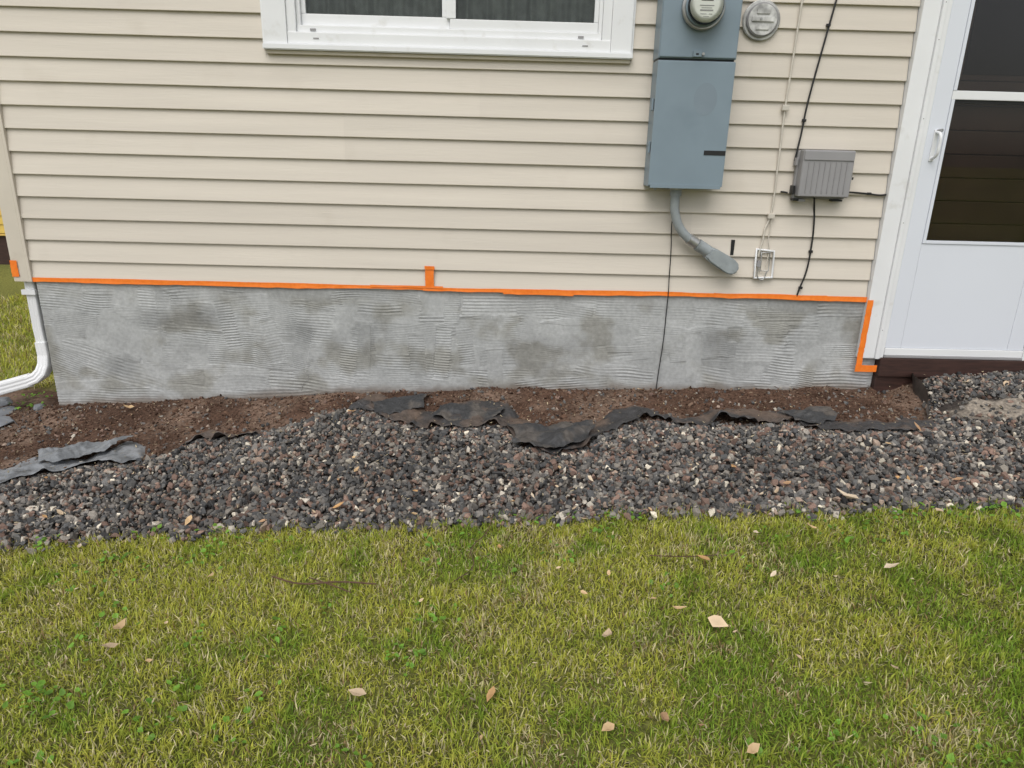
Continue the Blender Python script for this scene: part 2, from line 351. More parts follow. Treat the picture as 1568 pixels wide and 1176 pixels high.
# ------------------------------------------------------------------ orange masking tape
tape=empty('orange_masking_tape')
def ribbon(name,x0,x1,zc,w,y,n=500,seed=1,amp=.003,tw=.5):
    X=np.linspace(x0,x1,n); vv=np.linspace(-.5,.5,6)
    cz=zc+amp*(vnoise(X,X*0,.45,seed)-.5)*2+amp*.5*(vnoise(X,X*0,.09,seed+1)-.5)
    ww=w*(.8+tw*(vnoise(X,X*0,.30,seed+2)-.3))
    P=np.zeros((n,6,3)); P[...,0]=X[:,None]
    low=(vnoise(X,X*0,.05,seed+5)-.5)*.004
    P[...,2]=cz[:,None]+ww[:,None]*vv[None,:]+low[:,None]*(vv[None,:]<-.3)
    P[...,1]=y-.0015*vnoise(P[...,0],P[...,2]*3,.04,seed+3)-.0035*np.maximum(0,-vv)[None,:]*(vnoise(X,X*0,.07,seed+4))[:,None]
    return grid_mesh(name,P,M_tape,parent=tape,smooth=True)
ribbon('tape_run_left',-2.335,-.30,.573,.024,-.0170,seed=3,amp=.002)
ribbon('tape_run_right',-.40,1.823,.569,.024,-.0190,seed=9,amp=.006)
ribbon('tape_fold_a',-.66,-.30,.582,.014,-.0215,n=80,seed=19,amp=.004)
ribbon('tape_fold_b',1.05,1.62,.572,.028,-.0215,n=120,seed=29,amp=.006)
ribbon('tape_fold_c',.0,.35,.565,.024,-.0215,n=80,seed=39,amp=.004)
def vribbon(name,x0,x1,z0,z1,y,seed,dirx=0):
    n=60; T=np.linspace(0,1,n); vv=np.linspace(0,1,5); P=np.zeros((n,5,3))
    P[...,2]=(z0+(z1-z0)*T)[:,None]+.003*(vnoise(vv*9,vv,.3,seed)-.5)[None,:]; P[...,0]=x0+(x1-x0)*vv[None,:]+dirx*T[:,None]+.003*(vnoise(T*3,T,.1,seed)-.5)[:,None]
    P[...,1]=y-.002*vnoise(P[...,0],P[...,2],.03,seed+2); return grid_mesh(name,P,M_tape,parent=tape)
vribbon('tape_tab',-.388,-.345,.575,.684,-.0205,4); vribbon('tape_tab_top',-.390,-.341,.668,.684,-.0235,5)
vribbon('tape_door_edge',1.816,1.846,.20,.570,-.0425,6); vribbon('tape_door_foot',1.814,1.925,.198,.234,-.046,7)
vribbon('tape_corner',-2.412,-2.378,.585,.665,-.0255,8)

# ------------------------------------------------------------------ electric meter enclosure
em=empty('electric_meter_box')
bx0,bx1=.655,.990
box('disconnect_body',bx0,bx1,-.138,-.016,1.093,1.627,M_grey,em,.004)
box('disconnect_cover',bx0-.003,bx1+.003,-.150,-.1385,1.098,1.624,M_grey,em,.004)
box('disconnect_bottom_lip',bx0+.006,bx1-.006,-.153,-.1505,1.088,1.106,M_grey,em,.001)
box('socket_body',bx0-.002,bx1+.004,-.143,-.016,1.634,2.08,M_grey,em,.004)
box('socket_cover',bx0+.002,bx1,-.152,-.1435,1.638,2.075,M_grey,em,.004)
box('seam_gap',bx0+.002,bx1-.002,-.132,-.02,1.6275,1.6335,M_black,em)
box('latch_plate',.800,.838,-.160,-.1525,1.640,1.664,M_grey,em,.002); box('latch_hole',.812,.824,-.1615,-.1602,1.648,1.654,M_black,em)
cylY('latch_seal',.843,1.652,.006,-.165,-.153,M_metal,em,12)
box('hinge_left',bx0-.012,bx0-.0035,-.13,-.10,1.24,1.29,M_grey,em,.002); box('hinge_left_low',bx0-.012,bx0-.0035,-.13,-.10,1.42,1.47,M_grey,em,.002)
box('handle_slot',.893,.9905,-.1518,-.1503,1.236,1.256,M_black,em)
bm=bmesh.new(); bmesh.ops.create_circle(bm,cap_ends=True,segments=48,radius=1)
bm.transform(Matrix.Translation((.875,-.1506,1.47))@Matrix.Diagonal((.052,1,.068,1))@Matrix.Rotation(math.radians(90),4,'X'))
me=bpy.data.meshes.new('worn_oval'); bm.to_mesh(me); bm.free()
me.materials.append(mat_simple('worn_grey_paint',(.198,.250,.292),rough=.6,var=.05)); link(bpy.data.objects.new('worn_oval',me),em)
cylY('bottom_bolt',.70,1.08,.006,-.09,-.078,M_metal,em,10)
mcx,mcz=.822,1.832
cylY('meter_ring',mcx,mcz,.090,-.182,-.1525,M_metal,em,56,bev=.004)
cylY('meter_collar',mcx,mcz,.080,-.200,-.1825,M_grey,em,56,bev=.003)
cylY('meter_base',mcx,mcz,.074,-.212,-.2005,M_black,em,48)
cylY('meter_dial',mcx,mcz,.068,-.228,-.2125,M_face,em,48)
for i,(dx,dz,w,h_) in enumerate([(0,.022,.05,.016),(0,-.004,.060,.003),(0,-.013,.045,.002),(0,-.022,.055,.005),(-.012,-.036,.026,.002),(.018,-.036,.014,.002),(0,-.046,.024,.002)]):
    box('meter_marking_%d'%i,mcx+dx-w/2,mcx+dx+w/2,-.2292,-.2282,mcz+dz-h_/2,mcz+dz+h_/2,M_nid if i else M_dark,em)
bm=bmesh.new(); bmesh.ops.create_uvsphere(bm,u_segments=48,v_segments=24,radius=.076)
bmesh.ops.delete(bm,geom=[v for v in bm.verts if v.co.z<-.0001],context='VERTS')
bm.transform(Matrix.Translation((mcx,-.2125,mcz))@Matrix.Rotation(math.radians(90),4,'X')@Matrix.Diagonal((1,1,.75,1)))
me=bpy.data.meshes.new('meter_dome'); bm.to_mesh(me); bm.free(); me.materials.append(M_dome)
for p in me.polygons: p.use_smooth=True
link(bpy.data.objects.new('meter_dome',me),em)

# conduit
cd=empty('electrical_conduit')
tube('conduit_pipe',[(.800,-.075,1.095),(.800,-.075,1.03),(.806,-.073,.975),(.835,-.071,.905),(.885,-.069,.853),(.935,-.068,.822),(.965,-.067,.805)],.0215,M_pvc,cd,res=8)
def collar(p,q,r,nm,mat=M_pvc): tube(nm,[p,q],r,mat,cd,False,res=8)
collar((.800,-.075,1.092),(.800,-.075,1.050),.027,'conduit_hub'); collar((.800,-.075,1.0925),(.800,-.075,1.080),.034,'conduit_locknut',M_metal)
collar((.885,-.069,.853),(.925,-.068,.829),.0265,'conduit_coupling',M_metal)
collar((.93,-.068,.826),(.985,-.066,.794),.029,'conduit_neck')
out=[(-.085,-.026),(-.06,-.034),(.03,-.038),(.065,-.036),(.088,-.024),(.096,0),(.088,.024),(.065,.036),(.03,.038),(-.06,.034),(-.085,.026)]
ang=math.atan2(.705-.795,1.13-.975)
Mf=Matrix.Translation((1.052,-.062,.752))@Matrix.Rotation(-ang,4,'Y')
def lbpart(nm,sc,dx,y0,y1,bev):
    bm=bmesh.new(); vs=[bm.verts.new((a*sc+dx,y0,b*sc)) for a,b in out]; fc=bm.faces.new(vs); rr=bmesh.ops.extrude_face_region(bm,geom=[fc])
    for v in rr['geom']:
        if isinstance(v,bmesh.types.BMVert): v.co.y=y1
    bmesh.ops.recalc_face_normals(bm,faces=bm.faces)
    if bev: bmesh.ops.bevel(bm,geom=list(bm.edges),offset=bev,segments=3,affect='EDGES')
    bm.transform(Mf); me=bpy.data.meshes.new(nm); bm.to_mesh(me); bm.free(); me.materials.append(M_pvc); link(bpy.data.objects.new(nm,me),cd)
lbpart('conduit_body',1,0,-.030,.034,.007); lbpart('conduit_body_cover',.86,.004,-.0345,-.0302,0)
tube('conduit_wall_nipple',[(1.11,-.04,.715),(1.11,.02,.715)],.022,M_pvc,cd,False)
box('siding_slot',1.110,1.126,-.0170,-.0035,.772,.846,M_black,house)

rc=empty('round_wall_cover')
cx,cz=1.122,1.812
cylY('cover_flange',cx,cz,.083,-.026,-.010,M_clear,rc,56,bev=.003)
cylY('cover_plate',cx,cz,.070,-.038,-.0265,M_nid,rc,56,bev=.003)
cylY('cover_center',cx,cz,.064,-.042,-.0385,M_clear,rc,56,bev=.001)
box('cover_bar',cx-.05,cx+.05,-.048,-.0425,cz-.009,cz+.012,M_clear,rc,.003); box('cover_bar_low',cx-.028,cx+.03,-.046,-.0425,cz-.042,cz-.020,M_clear,rc,.003)
box('cover_bar_top',cx-.03,cx+.028,-.046,-.0425,cz+.022,cz+.045,M_clear,rc,.003)
cylY('cover_screw',cx-.01,cz+.002,.005,-.051,-.0485,M_metal,rc,12)

ub=empty('utility_box')
a0,a1,c0,c1=1.372,1.612,1.062,1.272
box('utility_base',a0-.006,a1+.004,-.040,-.016,c0-.012,c1-.004,M_nid,ub,.008)
box('utility_cover',a0,a1,-.092,-.0405,c0,c1,M_nid,ub,.010,3)
box('utility_cover_top_band',a0+.004,a1-.004,-.097,-.0925,c1-.045,c1-.006,M_nid,ub,.002)
for i in range(8):
    x=a0+.028+i*.0255; box('utility_rib_%d'%i,x,x+.0035,-.0965,-.0925,c0+.018,c1-.052,M_nid,ub,.001)
box('utility_latch_left',a0-.016,a0-.0065,-.05,-.02,1.20,1.235,M_nid,ub,.002);box('utility_latch_low',a0-.016,a0-.0065,-.06,-.02,1.07,1.11,M_black,ub,.002)
box('utility_tab_right',a1+.0045,a1+.020,-.05,-.018,1.14,1.165,M_nid,ub,.002); box('utility_hasp',a0+.02,a0+.05,-.06,-.03,c0-.024,c0-.0125,M_nid,ub,.002)
box('utility_foot_l',a0-.006,a0+.03,-.055,-.018,c0-.022,c0-.0125,M_black,ub,.002); box('utility_foot_r',a1-.06,a1-.01,-.055,-.018,c0-.020,c0-.0125,M_black,ub,.002)
tube('utility_plug',[(a1+.004,-.04,1.15),(a1+.028,-.045,1.148)],.006,M_black,ub,False)

cb=empty('black_cable')
tube('cable_drop',[(1.475,-.020,2.15),(1.444,-.020,1.905),(1.418,-.020,1.73),(1.392,-.020,1.55),(1.379,-.021,1.442),(1.374,-.022,1.36),(1.366,-.024,1.285),(1.358,-.026,1.22)],.0042,M_black,cb)
tube('cable_lower',[(1.470,-.045,1.055),(1.485,-.022,1.02),(1.499,-.019,.93),(1.503,-.019,.813),(1.497,-.019,.70),(1.472,-.021,.600),(1.468,-.019,.575)],.0042,M_black,cb)
tube('cable_side',[(1.60,-.050,1.085),(1.668,-.024,1.084),(1.73,-.021,1.080),(1.80,-.022,1.075),(1.822,-.022,1.078)],.004,M_black,cb)
tube('cable_side_lower',[(1.345,-.03,1.075),(1.33,-.021,1.078),(1.315,-.02,1.079)],.004,M_black,cb)
for i,(x,z) in enumerate([(1.424,1.80),(1.377,1.40),(1.503,.80),(1.48,.62),(1.74,1.08)]): box('cable_clip_%d'%i,x-.009,x+.009,-.027,-.015,z-.006,z+.006,M_black,cb,.002)
wc=empty('cream_cable')
tube('cable_run',[(1.299,-.021,2.15),(1.292,-.021,1.90),(1.286,-.021,1.65),(1.281,-.021,1.455),(1.284,-.021,1.2),(1.281,-.021,.97),(1.272,-.021,.93),(1.262,-.021,.90),(1.26,-.022,.85),(1.25,-.024,.80),(1.248,-.024,.77)],.0045,M_cable,wc)
tube('cable_tail',[(1.281,-.021,.97),(1.290,-.022,.92),(1.286,-.022,.86),(1.297,-.022,.80),(1.292,-.022,.72)],.0025,M_cable,wc)
for i,(x,z) in enumerate([(1.281,1.452),(1.283,.965)]): box('cable_bracket_%d'%i,x-.016,x+.016,-.034,-.0155,z-.012,z+.012,M_cable,wc,.004)
wf=empty('cable_mounting_bracket')
tube('bracket_frame',[(1.236,-.022,.805),(1.322,-.022,.797),(1.330,-.022,.668),(1.240,-.022,.664)],.0065,M_white,wf,False,True)
tube('bracket_inner',[(1.262,-.026,.79),(1.302,-.026,.79),(1.306,-.026,.70),(1.265,-.026,.70)],.003,M_metal,wf,False,True)
tube('bracket_strap',[(1.256,-.024,.80),(1.262,-.030,.74),(1.252,-.028,.68),(1.275,-.028,.655),(1.30,-.026,.70)],.003,M_metal,wf)
box('bracket_tab',1.246,1.262,-.032,-.0155,.72,.75,M_nid,wf,.002)
gw=empty('ground_wire')
tube('wire',[(.800,-.062,.96),(.806,-.030,.90),(.815,-.0245,.80),(.820,-.0215,.65),(.822,-.025,.58),(.824,-.014,.50),(.822,-.015,.333),(.812,-.015,.16),(.806,-.018,.04)],.0024,M_black,gw)

# ------------------------------------------------------------------ downspout
ds=empty('downspout')
def profile_path(name,pts,w,d,mat,parent):
    V=[];F=[]
    pts=[Vector(p) for p in pts]; n=len(pts)
    sec=[(-1,-1),(1,-1),(1,1),(-1,1)]
    ring=[]
    for i in range(4):
        a=sec[i]; b=sec[(i+1)%4]
        for t in np.linspace(.08,.92,7):
            x=a[0]*(1-t)+b[0]*t; y=a[1]*(1-t)+b[1]*t
            k=1-.06*(math.cos(t*math.pi*6)>0)
            ring.append((x*(k if abs(x)==1 else 1),y*(k if abs(y)==1 else 1)))
    m=len(ring)
    for i,p in enumerate(pts):
        t=(pts[min(i+1,n-1)]-pts[max(i-1,0)]).normalized()
        side=Vector((0,-1,0)); u=t.cross(side).normalized(); v=u.cross(t).normalized()
        for (a,b) in ring: V.append(p+u*a*w/2+v*b*d/2)
    for i in range(n-1):
        for j in range(m): F.append((i*m+j,i*m+(j+1)%m,(i+1)*m+(j+1)%m,(i+1)*m+j))
    F.append(tuple(range(m))); F.append(tuple((n-1)*m+j for j in reversed(range(m))))
    return mesh_obj(name,V,F,mat,parent)
profile_path('downspout_pipe',[(-2.368,.045,2.95),(-2.368,.045,1.5),(-2.368,.045,.30),(-2.362,.043,.20)],.050,.065,M_white,ds)
profile_path('downspout_elbow',[(-2.364,.040,.24),(-2.360,.036,.17),(-2.362,.022,.118),(-2.378,.005,.080),(-2.405,-.01,.058),(-2.44,-.025,.046)],.058,.072,M_white,ds)
profile_path('downspout_outlet',[(-2.425,-.02,.050),(-2.60,-.08,.005),(-2.86,-.17,-.06)],.066,.060,M_white,ds)
box('downspout_strap',-2.402,-2.334,.0,.022,.49,.515,M_white,ds,.002)

# ------------------------------------------------------------------ terrain
def gz(X,Y):
    z=.045*np.clip(X,-5,5)+.05*np.clip(Y,-5,.1)
    z=z+.035*np.exp(-((X+.3)/1.1)**2)*sstep(-.45,0,Y)
    z=z+.075*sstep(1.95,2.25,X)*sstep(-.7,-.05,Y)*sstep(6,3,X)
    return z
EX=[-4.5,-3.2,-2.6,-2.15,-2.0,-1.79,-1.61,-1.48,-1.39,-1.24,-1.02,-.91,-.72,-.56,-.39,-.23,.03,.09,.23,.38,.45,.60,.74,.90,1.19,1.37,1.42,1.59,1.87,2.02,2.12,2.3,4.5]
EY=[-1.0,-1.0,-1.0,-.92,-.78,-.68,-.66,-.58,-.42,-.46,-.31,-.19,-.14,-.26,-.36,-.36,-.39,-.58,-.66,-.63,-.46,-.38,-.35,-.40,-.42,-.37,-.45,-.51,-.53,-.46,-.10,.05,.05]
edgeY=lambda X: np.interp(X,EX,EY)
grassY=lambda X: np.interp(X,[-3,-2,-1.1,-.2,.6,1.5,2.1,3],[-1.35,-1.315,-1.25,-1.215,-1.185,-1.185,-1.16,-1.13])+.030*(vnoise(X,X*0,.15,91)-.5)+.03*(vnoise(X,X*0,.05,92)-.5)
def bump(X,Y): return .022*(fnoise(X,Y,.30,61,4)-.5)+.014*(fnoise(X,Y,.05,62,3)-.5)
def soilz(X,Y):   # loose soil piled unevenly against the wall
    on=(X>-2.35)&(X<1.95)&(Y>edgeY(X)-.01)
    return on*(.012*sstep(-.3,0,Y)+.012*(fnoise(X,Y,.09,68,3)-.5)+sstep(-.12,0,Y)*(.045*np.clip(fnoise(X,Y*.5,.16,69,4)-.45,0,1)))
fx=np.arange(-3.4,3.6,.014); fy=np.arange(-3.6,.9,.014)
cxs=np.concatenate([-np.geomspace(150,3.6,26),fx,np.geomspace(3.8,150,26)])
cys=np.concatenate([-np.geomspace(150,3.8,26),fy,np.geomspace(1.0,150,30)])
X,Y=np.meshgrid(cxs,cys,indexing='ij')
inner=sstep(-3.4,-3.0,X)*sstep(3.6,3.2,X)*sstep(-3.6,-3.3,Y)
Z=gz(X,Y)+bump(X,Y)*inner
eY=edgeY(X)
soil=((Y>eY-.01)).astype(float); grass=(Y<grassY(X)).astype(float)
leftlawn=sstep(.25,.40,Y+.15*(vnoise(X,Y,.2,93)-.5))*(X<-2.2)
c=np.zeros(X.shape+(3,)); n1=fnoise(X,Y,.12,64,4)[...,None]; n2=fnoise(X,Y,.6,65,3)[...,None]
n3=sstep(.42,.62,fnoise(X,Y,.22,67,4))[...,None]
csoil=(np.array([.088,.052,.036])*(1-n3)+np.array([.150,.102,.075])*n3)*(.55+.9*n1); cgrav=np.array([.055,.046,.041])*(.7+.6*n1); cgr=np.array([.17,.175,.05])*(.55+.9*n2)
c[:]=cgrav; c=np.where(soil[...,None]>.5,csoil,c); c=np.where(grass[...,None]>.5,cgr*.6,c); c=c*(1-leftlawn[...,None])+cgr*leftlawn[...,None]
far=1-inner[...,None]; c=c*(1-far)+cgr*far
sand=sstep(1.0,.5,np.sqrt(((X-2.36)/.28)**2+((Y+.40)/.12)**2)+.7*(fnoise(X,Y,.08,66,3)-.5))[...,None]; c=c*(1-sand)+np.array([.26,.225,.185])*sand
Z=Z+soilz(X,Y)*inner+.02*sand[...,0]
grid_mesh('ground',np.stack([X,Y,Z],-1),M_ground,c)

# ------------------------------------------------------------------ stones
def stone_templates(K,npts,seed,flat=.75):
    T=[];r=random.Random(seed)
    for k in range(K):
        bm=bmesh.new()
        for i in range(npts):
            v=Vector((r.gauss(0,1),r.gauss(0,1),r.gauss(0,1))).normalized()*r.uniform(.8,1.1)
            v.z*=flat; v.x*=1.15; bm.verts.new(v)
        bmesh.ops.convex_hull(bm,input=list(bm.verts))
        loose=[v for v in bm.verts if not v.link_faces]; bmesh.ops.delete(bm,geom=loose,context='VERTS')
        bmesh.ops.triangulate(bm,faces=bm.faces)
        bm.verts.ensure_lookup_table(); bm.verts.index_update()
        T.append((np.array([v.co[:] for v in bm.verts]),np.array([[v.index for v in f.verts] for f in bm.faces]))); bm.free()
    return T
def rotmats(n,r):
    q=r.normal(size=(n,4)); q/=np.linalg.norm(q,axis=1)[:,None]; w,x,y,z=q.T
    return np.stack([1-2*(y*y+z*z),2*(x*y-z*w),2*(x*z+y*w),2*(x*y+z*w),1-2*(x*x+z*z),2*(y*z-x*w),2*(x*z-y*w),2*(y*z+x*w),1-2*(x*x+y*y)],1).reshape(n,3,3)
def scatter(name,pos,rad,cols,T,mat,seed,aniso=.28):
    r=np.random.default_rng(seed); n=len(pos); k=r.integers(0,len(T),n); R=rotmats(n,r); sc=rad[:,None]*(1+r.uniform(-aniso,aniso,(n,3)))
    Vs=[];Fs=[];Cs=[];off=0
    for t,(tv,tf) in enumerate(T):
        ii=np.where(k==t)[0]
        if len(ii)==0: continue
        v=tv[None]*sc[ii][:,None,:]; v=np.einsum('nij,nvj->nvi',R[ii],v)+pos[ii][:,None,:]
        f=tf[None]+(np.arange(len(ii))*len(tv))[:,None,None]+off
        Vs.append(v.reshape(-1,3)); Fs.append(f.reshape(-1,3)); Cs.append(np.repeat(cols[ii],len(tv),axis=0)); off+=len(ii)*len(tv)
    V=np.concatenate(Vs);F=np.concatenate(Fs);C=np.concatenate(Cs)
    return np_mesh(name,V,F.ravel(),np.arange(len(F))*3,np.full(len(F),3),mat,C)
PAL=np.array([[.120,.117,.112],[.080,.080,.080],[.165,.152,.138],[.235,.213,.185],[.225,.150,.118],[.165,.110,.088],[.31,.235,.185],[.42,.38,.32],[.64,.58,.47],[.045,.044,.044]])
PW=np.array([.21,.18,.18,.13,.085,.075,.05,.045,.025,.065]); PW/=PW.sum()
T1=stone_templates(28,13,5)
N=72000
px=rng.uniform(-3.3,3.5,N); py=rng.uniform(-1.42,.1,N)
keep=(py<edgeY(px)+rng.normal(0,.014,N))&(py>grassY(px)-.03+rng.normal(0,.015,N))
insand=((px-2.36)/.28)**2+((py+.40)/.12)**2<1+.4*(vnoise(px,py,.06,70)-.5)
keep&=~(insand&(rng.random(N)<.82)); keep&=~((px<-2.25)&(py>-.45))
px=px[keep];py=py[keep];n=len(px)
rad=rng.lognormal(math.log(.0104),.32,n).clip(.005,.022)
lay=rng.random(n)
near=np.clip((edgeY(px)-py)/.12,0,1)
pz=gz(px,py)+bump(px,py)+.002+.024*lay*near
cols=PAL[rng.choice(len(PAL),n,p=PW)]*rng.uniform(.65,1.35,(n,1))*(.80+.4*vnoise(px,py,.3,71))[:,None]
scatter('gravel_bed',np.stack([px,py,pz],1),rad,cols,T1,M_stone,3)
N=30000
px=rng.uniform(-3.0,2.2,N); py=rng.uniform(-.98,.02,N); keep=(py>edgeY(px)-.01); px=px[keep];py=py[keep];n=len(px)
rad=rng.lognormal(math.log(.0040),.55,n).clip(.0015,.016); pz=gz(px,py)+bump(px,py)+soilz(px,py)+.001
br=np.array([[.115,.068,.046],[.068,.040,.028],[.17,.115,.082],[.26,.20,.15],[.15,.135,.125]])
cols=br[rng.choice(5,n,p=[.36,.32,.2,.05,.07])]*rng.uniform(.7,1.3,(n,1))
scatter('soil_crumbs',np.stack([px,py,pz],1),rad,cols,stone_templates(10,9,8),M_soilbit,4)
N=900
px=rng.uniform(-2.6,2.0,N); py=rng.uniform(-.8,0,N); keep=(py>edgeY(px)); px=px[keep];py=py[keep];n=len(px)
pz=gz(px,py)+bump(px,py)+soilz(px,py)+.004
scatter('scattered_stones',np.stack([px,py,pz],1),rng.uniform(.004,.013,n),PAL[rng.choice(len(PAL),n,p=PW)]*1.1,T1,M_stone,6)
def rock(name,x,y,s,col,seed,flat=.45):
    r=random.Random(seed); bm=bmesh.new()
    for i in range(16):
        v=Vector((r.gauss(0,1),r.gauss(0,1),r.gauss(0,1))).normalized(); bm.verts.new((v.x*s[0],v.y*s[1],v.z*s[2]))
    bmesh.ops.convex_hull(bm,input=list(bm.verts)); bmesh.ops.delete(bm,geom=[v for v in bm.verts if not v.link_faces],context='VERTS')
    bmesh.ops.bevel(bm,geom=list(bm.edges),offset=.004,segments=1,affect='EDGES')
    me=bpy.data.meshes.new(name); bm.to_mesh(me); bm.free(); me.materials.append(col); o=bpy.data.objects.new(name,me)
    o.location=(x,y,float(gz(x,y))+s[2]*.4); o.rotation_euler=(0,0,r.uniform(0,3)); return link(o)
for i,(x,y,s) in enumerate([(-2.62,-.10,(.13,.09,.03)),(-2.50,-.20,(.09,.06,.025)),(-2.78,-.22,(.10,.08,.03)),(-2.42,-.02,(.05,.035,.02)),(-2.66,.05,(.07,.06,.03))]): rock('flat_stone',x,y,s,M_flag,i)
M_pale=mat_simple('pale_stone',(.42,.36,.29),rough=.85,var=.15,scale=20,bump=.4,bscale=60)
rock('pale_rock',2.56,-.40,(.05,.035,.03),M_pale,77); rock('pale_rock',2.30,-.33,(.03,.02,.012),M_pale,78)

# ------------------------------------------------------------------ landscape fabric (thin creased sheet, back edge buried in soil)
def fabric():
    xs=np.linspace(-3.0,2.03,1700); nv=46; v=np.linspace(0,1,nv)
    ye=edgeY(xs)
    vis=np.interp(xs,[-3,-2.1,-1.62,-1.56,-1.47,-1.40,-1.2,-1.10,-.95,-.78,-.70,-.3,.02,.06,.42,.5,.8,1.2,1.6,1.9,2.03],[.32,.29,.20,.015,.015,.15,.12,.015,.015,.03,.17,.24,.28,.28,.28,.20,.15,.21,.20,.22,.15])
    wid=vis*(.55+.9*vnoise(xs,xs*0,.12,101))
    P=np.zeros((len(xs),nv,3)); P[...,0]=xs[:,None]+.02*(vnoise(xs[:,None],v[None,:]*.3,.08,102)-.5)
    rg=.075*(np.abs((xs/.27+.9*vnoise(xs,xs*0,.3,104))%1-.5)-.25)+.03*(np.abs((xs/.083+vnoise(xs,xs*0,.2,103))%1-.5)-.25)
    P[...,1]=(ye+rg-.035)[:,None]+(wid+.02)[:,None]*v[None,:]
    tear=sstep(.50,.75,vnoise(xs,xs*0,.16,105))
    lift=.006+.014*vnoise(xs,xs*0,.11,115)+.040*tear*sstep(.35,.75,vnoise(xs,xs*0,.07,106))
    fade=np.clip((vis-.015)/.05,0,1)
    prof=np.interp(v,[0,.02,.10,.30,.6,1],[.9,1.0,.75,.30,.12,.0])
    cr=.024*creases(P[...,0],P[...,1]*1.2,.13,107,4)+.008*creases(P[...,0],P[...,1],.04,207)
    crump=cr*sstep(1.0,.35,v)[None,:]
    bury=-.022*sstep(.45,1.0,v+.35*(fnoise(P[...,0],P[...,1],.10,120,3)-.5)*1.0)
    P[...,2]=gz(P[...,0],P[...,1])+bump(P[...,0],P[...,1])+soilz(P[...,0],P[...,1])*.6+(.016+lift[:,None]*prof[None,:]+crump+bury)*fade[:,None]-.03*(1-fade[:,None])
    dust=(fnoise(P[...,0],P[...,1],.10,108,4)); back=sstep(.15,.75,v)[None,:]*np.ones((len(xs),1))
    base=np.array([.045,.044,.045]); brown=np.array([.118,.085,.065]); grey=np.array([.23,.245,.26])
    kk=np.clip(sstep(.40,.64,dust)*.6+back*.7*sstep(.30,.5,dust),0,1)[...,None]; C=base*(1-kk)+brown*kk
    lf=(sstep(-1.35,-1.65,xs)[:,None]*sstep(.15,.45,dust))[...,None]; C=C*(1-lf*.85)+grey*lf*.85
    grid_mesh('landscape_fabric',P,M_fabric,C,smooth=False)
fabric()
def flap(name,cx,cy,w,d,rot,seed,lift=.05,br=.5,amp=.05,grey=0):
    n=90; u=np.linspace(-1,1,n); v=np.linspace(0,1,n); U,Vv=np.meshgrid(u,v,indexing='ij')
    x=U*w*(1.0-.10*Vv)+.05*(vnoise(U,Vv,.4,seed)-.5); y=-Vv*d*(1-.30*np.abs(U+.1)**2)+.05*(np.abs((U*1.7+.3)%1-.5)-.25)*Vv
    z=amp*creases(x,y,.14,seed+1,4)+.010*creases(x,y,.04,seed+7)+.010*np.sin(Vv*2.6)
    ca,sa=math.cos(rot),math.sin(rot); Xw=cx+x*ca-y*sa; Yw=cy+x*sa+y*ca
    P=np.stack([Xw,Yw,gz(Xw,Yw)+lift+z],-1); dust=fnoise(Xw,Yw,.08,seed+2,4)[...,None]
    k=sstep(.45,.70,dust)*br; C=np.array([.040,.041,.043])*(1-k)+np.array([.13,.112,.095])*k
    if grey: C=C*.2+np.array([.22,.235,.25])*.8*(.6+.7*dust)
    return grid_mesh(name,P,M_fabric,C,smooth=False)
flap('landscape_fabric_flap',.235,-.42,.185,.27,.02,201,.042)
flap('landscape_fabric_flap',1.46,-.30,.12,.17,.15,231,.026,.7,.03)
flap('landscape_fabric_flap',-.15,-.20,.17,.17,-.1,261,.024,.7,.03)
flap('landscape_fabric_flap',-.52,-.10,.15,.16,.25,281,.024,.6,.03)
flap('landscape_fabric_flap',-1.90,-.52,.19,.17,.35,291,.030,.5,.03,1)
def standing_flap():
    n=60; T=np.linspace(0,1,n); W=np.linspace(0,1,20); P=np.zeros((n,20,3))
    P[...,0]=(2.02+.12*T+.02*np.sin(T*6))[:,None]; P[...,1]=(-.40+.36*T)[:,None]+.03*W[None,:]
    P[...,2]=gz(P[...,0],P[...,1])+(.03+.055*np.sin(T*2.6))[:,None]*W[None,:]+.02*creases(P[...,0],P[...,1],.05,7)
    grid_mesh('landscape_fabric_edge',P,M_fabric,np.ones(P.shape)*np.array([.07,.060,.052]),smooth=False)
standing_flap()

